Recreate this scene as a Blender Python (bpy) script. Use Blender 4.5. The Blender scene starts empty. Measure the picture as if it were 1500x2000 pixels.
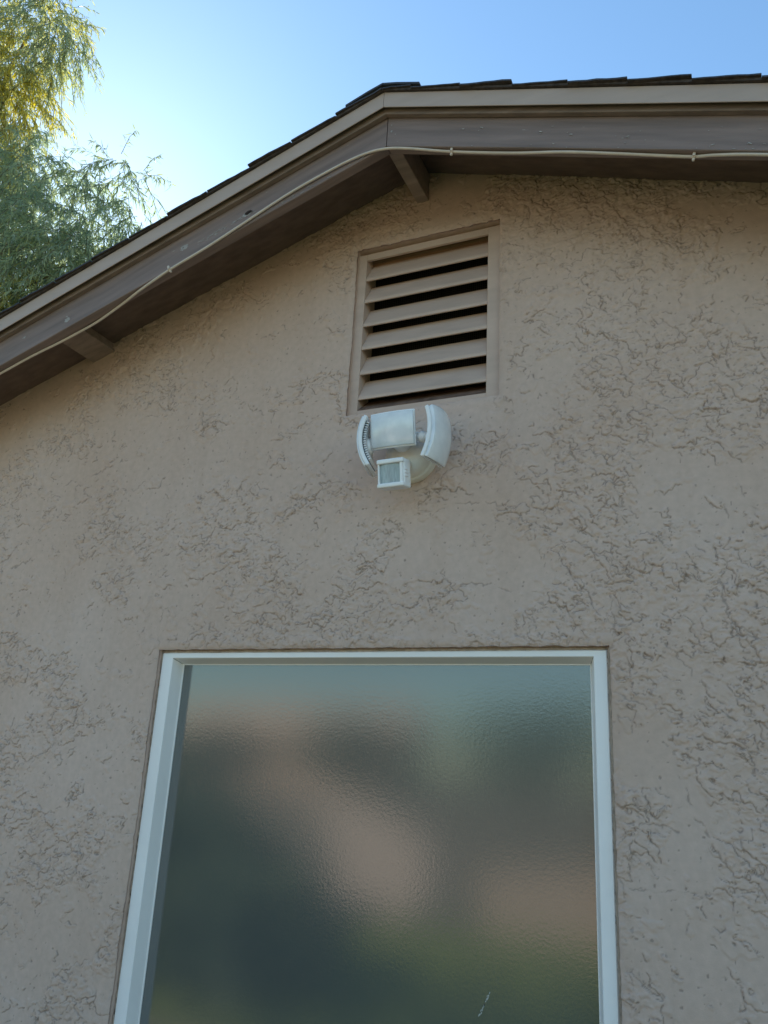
import bpy, bmesh, math, random
import numpy as np
from mathutils import Vector, Matrix

sc = bpy.context.scene
C = sc.collection
rad = math.radians

# ------------------------------------------------------------------ camera
cam_data = bpy.data.cameras.new("camera")
cam = bpy.data.objects.new("camera", cam_data)
C.objects.link(cam)
cr_ = Vector((0.91440375, 0.40148122, 0.05175537))
cu_ = Vector((0.07620427, -0.29629111, 0.95205278))
cf_ = Vector((-0.39756596, 0.86661665, 0.30152428))
M = Matrix((cr_, cu_, -cf_)).transposed().to_4x4()
M.translation = Vector((0, -2.2, 1.6))
cam.matrix_world = M
cam_data.sensor_fit = 'VERTICAL'
cam_data.sensor_height = 24.0
cam_data.lens = 1550.48 * 24.0 / 2000.0
cam_data.clip_start = 0.05
cam_data.clip_end = 1000.0
sc.camera = cam

# ------------------------------------------------------------------ light
SUN_AZ, SUN_EL = rad(-49.0), rad(33.0)        # azimuth clockwise from +Y
world = bpy.data.worlds.new("World")
sc.world = world
world.use_nodes = True
wn = world.node_tree
wn.nodes.clear()
sky = wn.nodes.new("ShaderNodeTexSky")
sky.sky_type = 'NISHITA'
sky.sun_disc = False
sky.sun_elevation = SUN_EL
sky.sun_rotation = SUN_AZ
sky.altitude = 300
sky.air_density = 1.15
sky.dust_density = 0.25
sky.ozone_density = 1.0
bg = wn.nodes.new("ShaderNodeBackground")
bg.inputs[1].default_value = 0.10
wo = wn.nodes.new("ShaderNodeOutputWorld")
tint = wn.nodes.new("ShaderNodeVectorMath")          # clear desert sky: a little less red than the model gives
tint.operation = 'MULTIPLY'
tint.inputs[1].default_value = (0.80, 1.0, 1.06)
wn.links.new(sky.outputs[0], tint.inputs[0])
wn.links.new(tint.outputs[0], bg.inputs[0])
wn.links.new(bg.outputs[0], wo.inputs[0])

sd = bpy.data.lights.new("sun", 'SUN')
sd.energy = 5.0
sd.angle = rad(0.5)
sd.color = (1.0, 0.93, 0.82)
so = bpy.data.objects.new("sun", sd)
C.objects.link(so)
to_sun = Vector((math.sin(SUN_AZ) * math.cos(SUN_EL), math.cos(SUN_AZ) * math.cos(SUN_EL), math.sin(SUN_EL)))
so.rotation_euler = to_sun.to_track_quat('Z', 'Y').to_euler()
so.location = (-10, 10, 15)

sc.view_settings.view_transform = 'Standard'
sc.view_settings.look = 'None'
sc.view_settings.gamma = 1.0
sc.view_settings.exposure = 1.17
sc.cycles.use_denoising = True
sc.cycles.max_bounces = 8

# ------------------------------------------------------------------ helpers
rng = np.random.default_rng(7)
random.seed(7)

def tag(o, label=None, cat=None, group=None, kind=None):
    if label: o['label'] = label
    if cat: o['category'] = cat
    if group: o['group'] = group
    if kind: o['kind'] = kind
    return o

def empty(name, loc=(0, 0, 0), label=None, cat=None, group=None, kind=None):
    o = bpy.data.objects.new(name, None)
    C.objects.link(o)
    o.location = loc
    o.empty_display_size = 0.1
    return tag(o, label, cat, group, kind)

def link(name, me, mats, parent=None):
    o = bpy.data.objects.new(name, me)
    C.objects.link(o)
    for m in (mats if isinstance(mats, (list, tuple)) else [mats]):
        me.materials.append(m)
    if parent is not None:
        o.parent = parent
        w = Vector((0, 0, 0))
        p = parent
        while p is not None:
            w += p.location
            p = p.parent
        o.location = -w            # every part mesh is written in world coordinates
    return o

def recenter(o):
    """move a part's origin to its own middle"""
    me = o.data
    n = len(me.vertices)
    a = np.empty(n * 3, 'f')
    me.vertices.foreach_get('co', a)
    a = a.reshape(-1, 3)
    c = (a.min(0) + a.max(0)) / 2
    a -= c
    me.vertices.foreach_set('co', a.ravel())
    o.location = Vector(o.location) + Vector(c.tolist())
    for ch in o.children:
        ch.location = Vector(ch.location) - Vector(c.tolist())
    return o

def bm_obj(name, bm, mats, parent=None, smooth=False):
    me = bpy.data.meshes.new(name)
    bmesh.ops.recalc_face_normals(bm, faces=bm.faces)
    bm.to_mesh(me)
    bm.free()
    if smooth:
        me.shade_smooth()
    return link(name, me, mats, parent)

def box(bm, x0, x1, y0, y1, z0, z1, mat=0):
    v = [bm.verts.new((x, y, z)) for z in (z0, z1) for y in (y0, y1) for x in (x0, x1)]
    for f in ((0, 1, 3, 2), (4, 6, 7, 5), (0, 4, 5, 1), (2, 3, 7, 6), (0, 2, 6, 4), (1, 5, 7, 3)):
        bm.faces.new([v[i] for i in f]).material_index = mat
    return v

def xform(verts, mtx):
    for v in verts:
        v.co = mtx @ v.co

def bevel(bm, w, seg=2):
    bmesh.ops.recalc_face_normals(bm, faces=bm.faces)
    bmesh.ops.bevel(bm, geom=[e for e in bm.edges if len(e.link_faces) == 2 and e.calc_face_angle(0) > 0.5],
                    offset=w, segments=seg, affect='EDGES', profile=0.5, clamp_overlap=True)

def poly_prism(bm, pts, axis_a, axis_b, mat=0):
    """pts: list of 3D points of polygon at end a; axis_b: function mapping to end b"""
    a = [bm.verts.new(p) for p in pts]
    b = [bm.verts.new(axis_b(p)) for p in pts]
    n = len(pts)
    bm.faces.new(a).material_index = mat
    bm.faces.new(b[::-1]).material_index = mat
    for i in range(n):
        bm.faces.new((a[i], a[(i + 1) % n], b[(i + 1) % n], b[i])).material_index = mat

def tube(bm, pts, r, seg=10, mat=0):
    pts = [Vector(p) for p in pts]
    rings = []
    up = Vector((0, 0, 1))
    for i, p in enumerate(pts):
        t = (pts[min(i + 1, len(pts) - 1)] - pts[max(i - 1, 0)]).normalized()
        a = t.cross(up)
        if a.length < 1e-3: a = t.cross(Vector((0, 1, 0)))
        a.normalize()
        b = a.cross(t)
        rr = r[i] if isinstance(r, (list, tuple)) else r
        rings.append([bm.verts.new(p + (a * math.cos(2 * math.pi * k / seg) + b * math.sin(2 * math.pi * k / seg)) * rr) for k in range(seg)])
    for i in range(len(rings) - 1):
        for k in range(seg):
            f = bm.faces.new((rings[i][k], rings[i][(k + 1) % seg], rings[i + 1][(k + 1) % seg], rings[i + 1][k]))
            f.smooth = True
            f.material_index = mat
    bm.faces.new(rings[0][::-1]).material_index = mat
    bm.faces.new(rings[-1]).material_index = mat

def lathe(bm, prof, mtx, seg=48, mat=0):
    """prof: list of (r, h) turned about local Z, placed by mtx"""
    rings = []
    for r, h in prof:
        if r < 1e-6:
            rings.append([bm.verts.new(mtx @ Vector((0, 0, h)))])
        else:
            rings.append([bm.verts.new(mtx @ Vector((r * math.cos(2 * math.pi * k / seg), r * math.sin(2 * math.pi * k / seg), h))) for k in range(seg)])
    for a, b in zip(rings, rings[1:]):
        for k in range(seg):
            k2 = (k + 1) % seg
            q = ([a[k], a[k2]] if len(a) > 1 else [a[0]]) + ([b[k2], b[k]] if len(b) > 1 else [b[0]])
            f = bm.faces.new(q)
            f.smooth = True
            f.material_index = mat

def catmull(pts, n=8):
    P = [Vector(p) for p in pts]
    P = [P[0] * 2 - P[1]] + P + [P[-1] * 2 - P[-2]]
    out = []
    for i in range(1, len(P) - 2):
        for k in range(n):
            t = k / n
            a, b, c, d = P[i - 1], P[i], P[i + 1], P[i + 2]
            out.append(0.5 * ((2 * b) + (c - a) * t + (2 * a - 5 * b + 4 * c - d) * t * t + (3 * b - a - 3 * c + d) * t ** 3))
    out.append(P[-2])
    return out

# numpy gradient noise ------------------------------------------------
_perm = rng.permutation(4096)
_ang = rng.random(4096) * 2 * np.pi
_gx, _gy = np.cos(_ang).astype('f'), np.sin(_ang).astype('f')

def gnoise(x, y, seed=0):
    xi = np.floor(x).astype(np.int64); yi = np.floor(y).astype(np.int64)
    xf = (x - xi).astype('f'); yf = (y - yi).astype('f')
    u = xf * xf * xf * (xf * (xf * 6 - 15) + 10); v = yf * yf * yf * (yf * (yf * 6 - 15) + 10)
    def g(ix, iy):
        h = _perm[(ix + _perm[(iy + seed * 131) & 4095]) & 4095]
        return _gx[h], _gy[h]
    a, b = g(xi, yi); n00 = a * xf + b * yf
    a, b = g(xi + 1, yi); n10 = a * (xf - 1) + b * yf
    a, b = g(xi, yi + 1); n01 = a * xf + b * (yf - 1)
    a, b = g(xi + 1, yi + 1); n11 = a * (xf - 1) + b * (yf - 1)
    return ((n00 * (1 - u) + n10 * u) * (1 - v) + (n01 * (1 - u) + n11 * u) * v) * 1.5

def fbm(x, y, seed=0, oct=4, gain=0.5, lac=2.03):
    s = 0; a = 1.0; t = 0
    for o in range(oct):
        s = s + a * gnoise(x * lac ** o, y * lac ** o, seed + o * 7)
        t += a; a *= gain
    return s / t

def sstep(a, b, x):
    t = np.clip((x - a) / (b - a), 0, 1)
    return t * t * (3 - 2 * t)

# ------------------------------------------------------------------ materials
def mat_base(name):
    m = bpy.data.materials.new(name)
    m.use_nodes = True
    nt = m.node_tree
    b = nt.nodes["Principled BSDF"]
    return m, nt, b

def nn(nt, t, **kw):
    n = nt.nodes.new(t)
    for k, v in kw.items():
        if k.startswith('i_'):
            n.inputs[k[2:].replace('_', ' ')].default_value = v
        else:
            setattr(n, k, v)
    return n

def noise_mat(name, col, var=0.12, scale=8.0, rough=0.8, bump=0.0, bscale=200.0, stretch=(1, 1, 1), spec=0.4, detail=6.0, col2=None, bdist=0.002):
    m, nt, b = mat_base(name)
    tc = nn(nt, "ShaderNodeTexCoord")
    mp = nn(nt, "ShaderNodeMapping")
    mp.inputs['Scale'].default_value = stretch
    nt.links.new(tc.outputs['Object'], mp.inputs['Vector'])
    n1 = nn(nt, "ShaderNodeTexNoise"); n1.inputs['Scale'].default_value = scale; n1.inputs['Detail'].default_value = detail
    nt.links.new(mp.outputs[0], n1.inputs['Vector'])
    ramp = nn(nt, "ShaderNodeValToRGB")
    ramp.color_ramp.elements[0].position = 0.3; ramp.color_ramp.elements[1].position = 0.7
    c2 = col2 or tuple(min(1, c * (1 + var)) for c in col)
    c1 = col if col2 else tuple(c * (1 - var) for c in col)
    ramp.color_ramp.elements[0].color = (*c1, 1); ramp.color_ramp.elements[1].color = (*c2, 1)
    nt.links.new(n1.outputs[0], ramp.inputs[0])
    nt.links.new(ramp.outputs[0], b.inputs['Base Color'])
    b.inputs['Roughness'].default_value = rough
    b.inputs['Specular IOR Level'].default_value = spec
    if bump:
        n2 = nn(nt, "ShaderNodeTexNoise"); n2.inputs['Scale'].default_value = bscale; n2.inputs['Detail'].default_value = 5
        nt.links.new(mp.outputs[0], n2.inputs['Vector'])
        bp = nn(nt, "ShaderNodeBump"); bp.inputs['Strength'].default_value = bump; bp.inputs['Distance'].default_value = bdist
        nt.links.new(n2.outputs[0], bp.inputs['Height'])
        nt.links.new(bp.outputs[0], b.inputs['Normal'])
    return m

STUCCO = (0.59, 0.425, 0.345)
def stucco_mat():
    m, nt, b = mat_base("stucco_paint")
    tc = nn(nt, "ShaderNodeTexCoord")
    n1 = nn(nt, "ShaderNodeTexNoise"); n1.inputs['Scale'].default_value = 1.6; n1.inputs['Detail'].default_value = 5
    nt.links.new(tc.outputs['Object'], n1.inputs['Vector'])
    r1 = nn(nt, "ShaderNodeValToRGB")
    r1.color_ramp.elements[0].position = 0.3; r1.color_ramp.elements[1].position = 0.72
    r1.color_ramp.elements[0].color = (STUCCO[0] * .93, STUCCO[1] * .90, STUCCO[2] * .87, 1)
    r1.color_ramp.elements[1].color = (STUCCO[0] * 1.03, STUCCO[1] * 1.06, STUCCO[2] * 1.10, 1)
    nt.links.new(n1.outputs[0], r1.inputs[0])
    at = nn(nt, "ShaderNodeAttribute"); at.attribute_name = "crevice_shade"
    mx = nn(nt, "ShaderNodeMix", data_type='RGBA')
    mx.inputs[7].default_value = (0.28, 0.205, 0.168, 1)  # cavity shade of ledges and pits, painted into the base colour
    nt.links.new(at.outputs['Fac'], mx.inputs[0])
    nt.links.new(r1.outputs[0], mx.inputs[6])
    n3 = nn(nt, "ShaderNodeTexNoise"); n3.inputs['Scale'].default_value = 45; n3.inputs['Detail'].default_value = 6
    nt.links.new(tc.outputs['Object'], n3.inputs['Vector'])
    mr = nn(nt, "ShaderNodeMapRange"); mr.inputs[1].default_value = .3; mr.inputs[2].default_value = .7
    mr.inputs[3].default_value = .93; mr.inputs[4].default_value = 1.05
    nt.links.new(n3.outputs[0], mr.inputs[0])
    mp4 = nn(nt, "ShaderNodeMapping"); mp4.inputs['Scale'].default_value = (9, 9, .55)
    nt.links.new(tc.outputs['Object'], mp4.inputs['Vector'])
    n4 = nn(nt, "ShaderNodeTexNoise"); n4.inputs['Scale'].default_value = 1.0; n4.inputs['Detail'].default_value = 6; n4.inputs['Roughness'].default_value = .6
    nt.links.new(mp4.outputs[0], n4.inputs['Vector'])
    r4 = nn(nt, "ShaderNodeMapRange"); r4.inputs[1].default_value = .52; r4.inputs[2].default_value = .72
    nt.links.new(n4.outputs[0], r4.inputs[0])
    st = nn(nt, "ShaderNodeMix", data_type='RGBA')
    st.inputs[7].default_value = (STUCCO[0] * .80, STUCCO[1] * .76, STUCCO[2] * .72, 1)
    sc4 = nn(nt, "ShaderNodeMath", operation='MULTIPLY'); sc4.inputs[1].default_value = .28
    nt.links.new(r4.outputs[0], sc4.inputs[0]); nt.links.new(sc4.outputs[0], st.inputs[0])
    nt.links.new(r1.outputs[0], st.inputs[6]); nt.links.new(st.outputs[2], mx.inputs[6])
    mu = nn(nt, "ShaderNodeVectorMath", operation='SCALE')
    nt.links.new(mx.outputs[2], mu.inputs[0]); nt.links.new(mr.outputs[0], mu.inputs['Scale'])
    nt.links.new(mu.outputs[0], b.inputs['Base Color'])
    b.inputs['Roughness'].default_value = 0.75
    b.inputs['Specular IOR Level'].default_value = 0.35
    n2 = nn(nt, "ShaderNodeTexNoise"); n2.inputs['Scale'].default_value = 320; n2.inputs['Detail'].default_value = 4
    nt.links.new(tc.outputs['Object'], n2.inputs['Vector'])
    bp = nn(nt, "ShaderNodeBump"); bp.inputs['Strength'].default_value = 0.45; bp.inputs['Distance'].default_value = 0.0013
    nt.links.new(n2.outputs[0], bp.inputs['Height'])
    nt.links.new(bp.outputs[0], b.inputs['Normal'])
    return m

def board_mat(name, col, fleck=True, slope=0.0):
    """old painted fascia board: grain, drips and flecks where the paint has chipped to pale primer"""
    m, nt, b = mat_base(name)
    tc = nn(nt, "ShaderNodeTexCoord")
    rt = nn(nt, "ShaderNodeVectorRotate", rotation_type='Y_AXIS'); rt.inputs['Angle'].default_value = slope
    nt.links.new(tc.outputs['Object'], rt.inputs['Vector'])
    mp = nn(nt, "ShaderNodeMapping"); mp.inputs['Scale'].default_value = (1.0, 14.0, 14.0)
    nt.links.new(rt.outputs[0], mp.inputs['Vector'])
    n1 = nn(nt, "ShaderNodeTexNoise"); n1.inputs['Scale'].default_value = 3; n1.inputs['Detail'].default_value = 8
    nt.links.new(mp.outputs[0], n1.inputs['Vector'])
    r = nn(nt, "ShaderNodeValToRGB")
    r.color_ramp.elements[0].position = .3; r.color_ramp.elements[1].position = .75
    r.color_ramp.elements[0].color = tuple(c * .74 for c in col) + (1,)
    r.color_ramp.elements[1].color = tuple(c * 1.22 for c in col) + (1,)
    nt.links.new(n1.outputs[0], r.inputs[0])
    mp2 = nn(nt, "ShaderNodeMapping"); mp2.inputs['Scale'].default_value = (.6, 3.6, 3.6)
    nt.links.new(rt.outputs[0], mp2.inputs['Vector'])
    n2 = nn(nt, "ShaderNodeTexNoise"); n2.inputs['Scale'].default_value = 38; n2.inputs['Detail'].default_value = 3
    nt.links.new(mp2.outputs[0], n2.inputs['Vector'])
    r2 = nn(nt, "ShaderNodeValToRGB")
    r2.color_ramp.elements[0].position = .735 if fleck else .95; r2.color_ramp.elements[1].position = .76 if fleck else .99
    r2.color_ramp.elements[0].color = (0, 0, 0, 1); r2.color_ramp.elements[1].color = (.75, .75, .75, 1)
    nt.links.new(n2.outputs[0], r2.inputs[0])
    mx = nn(nt, "ShaderNodeMix", data_type='RGBA'); mx.inputs[7].default_value = (.42, .37, .33, 1)
    nt.links.new(r2.outputs[0], mx.inputs[0]); nt.links.new(r.outputs[0], mx.inputs[6])
    nt.links.new(mx.outputs[2], b.inputs['Base Color'])
    b.inputs['Roughness'].default_value = .62
    n3 = nn(nt, "ShaderNodeTexNoise"); n3.inputs['Scale'].default_value = 18; n3.inputs['Detail'].default_value = 9
    nt.links.new(mp.outputs[0], n3.inputs['Vector'])
    bp = nn(nt, "ShaderNodeBump"); bp.inputs['Strength'].default_value = .45; bp.inputs['Distance'].default_value = .002
    nt.links.new(n3.outputs[0], bp.inputs['Height']); nt.links.new(bp.outputs[0], b.inputs['Normal'])
    return m

M_stucco = stucco_mat()
M_barge = {-1: board_mat("weathered_fascia_paint", (0.225, 0.160, 0.138), slope=math.atan(.3325)),
           1: board_mat("weathered_fascia_paint", (0.225, 0.160, 0.138), slope=-math.atan(.3325))}
M_mould = board_mat("brown_moulding_paint", (0.235, 0.170, 0.135), fleck=False)
M_trim = noise_mat("drip_edge_paint", (0.44, 0.335, 0.28), .05, 5, .5, .05, 40, (1, 6, 6))
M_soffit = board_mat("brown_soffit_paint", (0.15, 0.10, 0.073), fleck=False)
M_beam = board_mat("lookout_beam_paint", (0.28, 0.205, 0.155), fleck=False)
M_putty = noise_mat("pale_putty", (0.34, 0.31, 0.29), .3, 180, .8, .4, 300)
M_hole = noise_mat("dark_knot", (0.03, 0.018, 0.014), .5, 150, .9)
M_shingle = noise_mat("asphalt_shingle_granules", (0.055, 0.062, 0.085), .45, 260, .85, .8, 420, bdist=.003)
M_felt = noise_mat("shingle_underside", (0.06, 0.045, 0.038), .4, 60, .9, .5, 120)
M_cable = noise_mat("painted_cable_sheath", (0.60, 0.50, 0.41), .08, 30, .55, .15, 90)
M_vinyl = noise_mat("white_vinyl", (0.92, 0.87, 0.84), .025, 6, .38, .04, 20)
M_caulk = noise_mat("dirty_caulk", (0.40, 0.30, 0.23), .25, 60, .8, .5, 150)
M_vent = noise_mat("vent_paint", (0.56, 0.41, 0.335), .07, 9, .6, .12, 90, (1, 3, 3))
M_plastic = noise_mat("aged_white_plastic", (0.88, 0.87, 0.87), .04, 18, .42, .05, 60)
M_yellowed = noise_mat("yellowed_white_plastic", (0.84, 0.78, 0.68), .05, 14, .5, .05, 60)
M_dark = noise_mat("dark_slot", (0.03, 0.035, 0.04), .2, 30, .8)
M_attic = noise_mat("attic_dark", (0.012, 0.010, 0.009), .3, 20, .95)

def lens_mat():
    m, nt, b = mat_base("frosted_lamp_lens")
    tc = nn(nt, "ShaderNodeTexCoord")
    n1 = nn(nt, "ShaderNodeTexNoise"); n1.inputs['Scale'].default_value = 22; n1.inputs['Detail'].default_value = 5
    nt.links.new(tc.outputs['Object'], n1.inputs['Vector'])
    r = nn(nt, "ShaderNodeValToRGB")
    r.color_ramp.elements[0].position = .3; r.color_ramp.elements[1].position = .7
    r.color_ramp.elements[0].color = (.68, .70, .73, 1); r.color_ramp.elements[1].color = (.84, .85, .87, 1)
    nt.links.new(n1.outputs[0], r.inputs[0]); nt.links.new(r.outputs[0], b.inputs['Base Color'])
    b.inputs['Roughness'].default_value = .16
    b.inputs['Subsurface Weight'].default_value = .25
    b.inputs['Subsurface Radius'].default_value = (.02, .02, .02)
    b.inputs['Subsurface Scale'].default_value = .3
    b.inputs['Coat Weight'].default_value = .7
    b.inputs['Coat Roughness'].default_value = .15
    return m
M_lens = lens_mat()
M_sensor = noise_mat("grey_sensor_lens", (0.33, 0.39, 0.41), .18, 40, .22, .15, 160, (6, 1, 1), spec=.8)

def glass_mat():
    m, nt, b = mat_base("obscure_window_glass")
    tc = nn(nt, "ShaderNodeTexCoord")
    b.inputs['Base Color'].default_value = (0.092, 0.098, 0.092, 1)
    b.inputs['Roughness'].default_value = .11
    b.inputs['IOR'].default_value = 2.2
    v = nn(nt, "ShaderNodeTexNoise"); v.inputs['Scale'].default_value = 120; v.inputs['Detail'].default_value = 2.5
    nt.links.new(tc.outputs['Object'], v.inputs['Vector'])
    v2 = nn(nt, "ShaderNodeTexNoise"); v2.inputs['Scale'].default_value = 330; v2.inputs['Detail'].default_value = 2
    nt.links.new(tc.outputs['Object'], v2.inputs['Vector'])
    ad = nn(nt, "ShaderNodeMath", operation='MULTIPLY_ADD'); ad.inputs[1].default_value = .35
    nt.links.new(v2.outputs[0], ad.inputs[0]); nt.links.new(v.outputs[0], ad.inputs[2])
    bp = nn(nt, "ShaderNodeBump"); bp.inputs['Strength'].default_value = .17; bp.inputs['Distance'].default_value = .0009
    nt.links.new(ad.outputs[0], bp.inputs['Height'])
    nt.links.new(bp.outputs[0], b.inputs['Normal'])
    return m
M_glass = glass_mat()

def screen_mat():
    m, nt, b = mat_base("insect_screen")
    tc = nn(nt, "ShaderNodeTexCoord")
    br = nn(nt, "ShaderNodeTexBrick"); br.offset = 0.0
    br.inputs['Scale'].default_value = 1.0
    br.inputs['Brick Width'].default_value = .0075; br.inputs['Row Height'].default_value = .0075
    br.inputs['Mortar Size'].default_value = .0009
    br.inputs['Color1'].default_value = (.006, .006, .007, 1); br.inputs['Color2'].default_value = (.006, .006, .007, 1)
    br.inputs['Mortar'].default_value = (.05, .045, .04, 1)
    sx = nn(nt, "ShaderNodeSeparateXYZ"); cb = nn(nt, "ShaderNodeCombineXYZ")
    nt.links.new(tc.outputs['Object'], sx.inputs[0])
    nt.links.new(sx.outputs[0], cb.inputs[0]); nt.links.new(sx.outputs[2], cb.inputs[1])
    nt.links.new(cb.outputs[0], br.inputs['Vector'])
    nt.links.new(br.outputs[0], b.inputs['Base Color'])
    b.inputs['Roughness'].default_value = .9
    b.inputs['Specular IOR Level'].default_value = .1
    return m
M_screen = screen_mat()

def leaf_mat(name, ca, cb, cc):
    m, nt, b = mat_base(name)
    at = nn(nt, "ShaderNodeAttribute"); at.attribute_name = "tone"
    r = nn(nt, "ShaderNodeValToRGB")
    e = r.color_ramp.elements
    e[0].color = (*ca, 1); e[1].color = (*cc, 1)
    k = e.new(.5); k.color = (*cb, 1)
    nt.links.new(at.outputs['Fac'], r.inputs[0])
    tr = nn(nt, "ShaderNodeBsdfTranslucent")
    mx = nn(nt, "ShaderNodeMixShader"); mx.inputs[0].default_value = .45
    hs = nn(nt, "ShaderNodeHueSaturation"); hs.inputs['Saturation'].default_value = 1.25; hs.inputs['Value'].default_value = 1.9
    hs.inputs['Hue'].default_value = .495
    nt.links.new(r.outputs[0], hs.inputs['Color']); nt.links.new(hs.outputs[0], tr.inputs[0])
    nt.links.new(r.outputs[0], b.inputs['Base Color'])
    b.inputs['Roughness'].default_value = .5
    out = nt.nodes["Material Output"]
    nt.links.new(b.outputs[0], mx.inputs[1]); nt.links.new(tr.outputs[0], mx.inputs[2])
    nt.links.new(mx.outputs[0], out.inputs[0])
    return m
M_leaf = leaf_mat("slender_leaves", (.18, .235, .165), (.25, .29, .16), (.38, .34, .08))  # yellow end of the ramp paints leaves as sunlit
M_hedge = leaf_mat("hedge_leaves", (.07, .10, .07), (.10, .13, .07), (.14, .16, .08))
M_bark = noise_mat("bark", (.12, .085, .06), .4, 12, .9, .8, 30, (1, 1, .3), bdist=.02)

# ------------------------------------------------------------------ constants of the gable
XR, S = -0.920, 0.3325               # ridge line and roof slope (4 in 12)
XL, XE = -4.60, 2.76                 # eave ends
WX0, WX1 = -4.24, 2.40               # wall corners
DEPTH = 7.0
def zr(x, z0): return z0 - S * abs(x - XR)

# ------------------------------------------------------------------ ground
def ground():
    n = 60
    bm = bmesh.new()
    box(bm, -90, 90, -90, 90, -0.5, -0.02)
    o = bm_obj("ground", bm, noise_mat("dry_soil_ground", (.17, .135, .085), .25, 1.2, .95, .4, 12, bdist=.02))
    tag(o, kind='structure')
    bm = bmesh.new()
    box(bm, -7, 5, -2.2, -0.0, -0.018, 0.0)
    o = bm_obj("patio", bm, noise_mat("concrete_patio", (.33, .25, .19), .12, 3, .9, .4, 60))
    tag(o, kind='structure')
    bm = bmesh.new()
    pts = [(-16, -2.25), (9, -2.25), (9, -5.6), (2, -6.0), (-2, -6.35), (-4, -6.1), (-9, -5.9), (-16, -6.4)]
    poly_prism(bm, [(x, y, .015) for x, y in pts], None, lambda p: (p[0], p[1], -.018))
    o = bm_obj("lawn", bm, noise_mat("mown_grass", (.17, .20, .022), .35, 3, .95, .9, 60, bdist=.02))
    tag(o, kind='structure')
    bm = bmesh.new()
    pts = [(-2.6, -6.4), (3, -6.2), (4, -11), (-1.2, -14), (-4.3, -11.5)]
    poly_prism(bm, [(x, y, -.008) for x, y in pts], None, lambda p: (p[0], p[1], -.0195))
    o = bm_obj("bare_earth", bm, noise_mat("tan_bare_earth", (.46, .32, .20), .15, 2, .95, .4, 30))
    tag(o, kind='structure')
    bm = bmesh.new()
    pts = [(-3.6, -6.6), (-4.0, -8.4), (-6.4, -14.9), (-26, -52), (-33, -51), (-13.2, -22.6), (-4.9, -7.6)]
    poly_prism(bm, [(x, y, -.004) for x, y in pts], None, lambda p: (p[0], p[1], -.019))
    o = bm_obj("path", bm, noise_mat("pale_gravel_path", (.58, .43, .31), .12, 3, .95, .4, 40))
    tag(o, kind='structure')
ground()

# ------------------------------------------------------------------ house
house = empty("house", (XR, 3.5, 0), "taupe stucco gabled house with brown fascia boards, louvred vent and frosted window", "house")

VX0, VX1, VZ0, VZ1 = -1.172, -0.637, 2.724, 3.384     # stucco opening of the vent
QX0, QX1, QZ0, QZ1 = -1.834, -0.322, 0.420, 1.934     # stucco opening of the window

CRACKS = {  # hairline cracks and long trowel ledges, (x, z) on the wall, width, depth, painted shade
'c1':[(-0.317, 1.941), (-0.309, 1.996), (-0.314, 2.06), (-0.304, 2.102), (-0.311, 2.146), (-0.303, 2.219), (-0.312, 2.249)],
'c2':[(-0.476, 2.394), (-0.49, 2.324), (-0.48, 2.253), (-0.5, 2.216), (-0.503, 2.155)],
'c3':[(-2.389, 1.194), (-2.292, 1.19), (-2.228, 1.216), (-2.088, 1.202), (-1.997, 1.191), (-1.912, 1.192)],
'c4':[(-0.293, 1.342), (-0.221, 1.342), (-0.129, 1.342), (0.013, 1.344)],
'c5':[(-1.836, 1.945), (-1.843, 2.011), (-1.845, 2.074)],
'l1':[(-0.421, 2.509), (-0.349, 2.437), (-0.294, 2.369), (-0.241, 2.289)],
'l2':[(-0.037, 2.098), (-0.026, 2.024), (-0.012, 1.99), (0.007, 1.957), (0.053, 1.944)],
'l3':[(-0.149, 1.582), (-0.14, 1.539), (-0.119, 1.499), (-0.093, 1.467), (-0.083, 1.439), (-0.066, 1.411)],
'l4':[(-0.263, 1.483), (-0.214, 1.489), (-0.179, 1.476)],
'l5':[(-0.155, 2.268), (-0.117, 2.229), (-0.069, 2.176)],
'l6':[(-0.179, 1.933), (-0.143, 1.893), (-0.115, 1.854), (-0.08, 1.822)],
'l7':[(-0.313, 1.813), (-0.256, 1.785), (-0.187, 1.767), (-0.145, 1.752)],
'l8':[(-2.405, 2.595), (-2.252, 2.623), (-2.121, 2.669)],
'l9':[(-2.677, 2.246), (-2.547, 2.281), (-2.524, 2.296)],
'l10':[(-0.746, 2.121), (-0.651, 2.117), (-0.59, 2.092)],
'l11':[(-0.802, 2.374), (-0.686, 2.372), (-0.591, 2.345)],
'l12':[(0.031, 2.354), (0.047, 2.309), (0.075, 2.279)],
'l13':[(-0.014, 2.3), (0.0, 2.27), (0.004, 2.242)],
}

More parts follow.
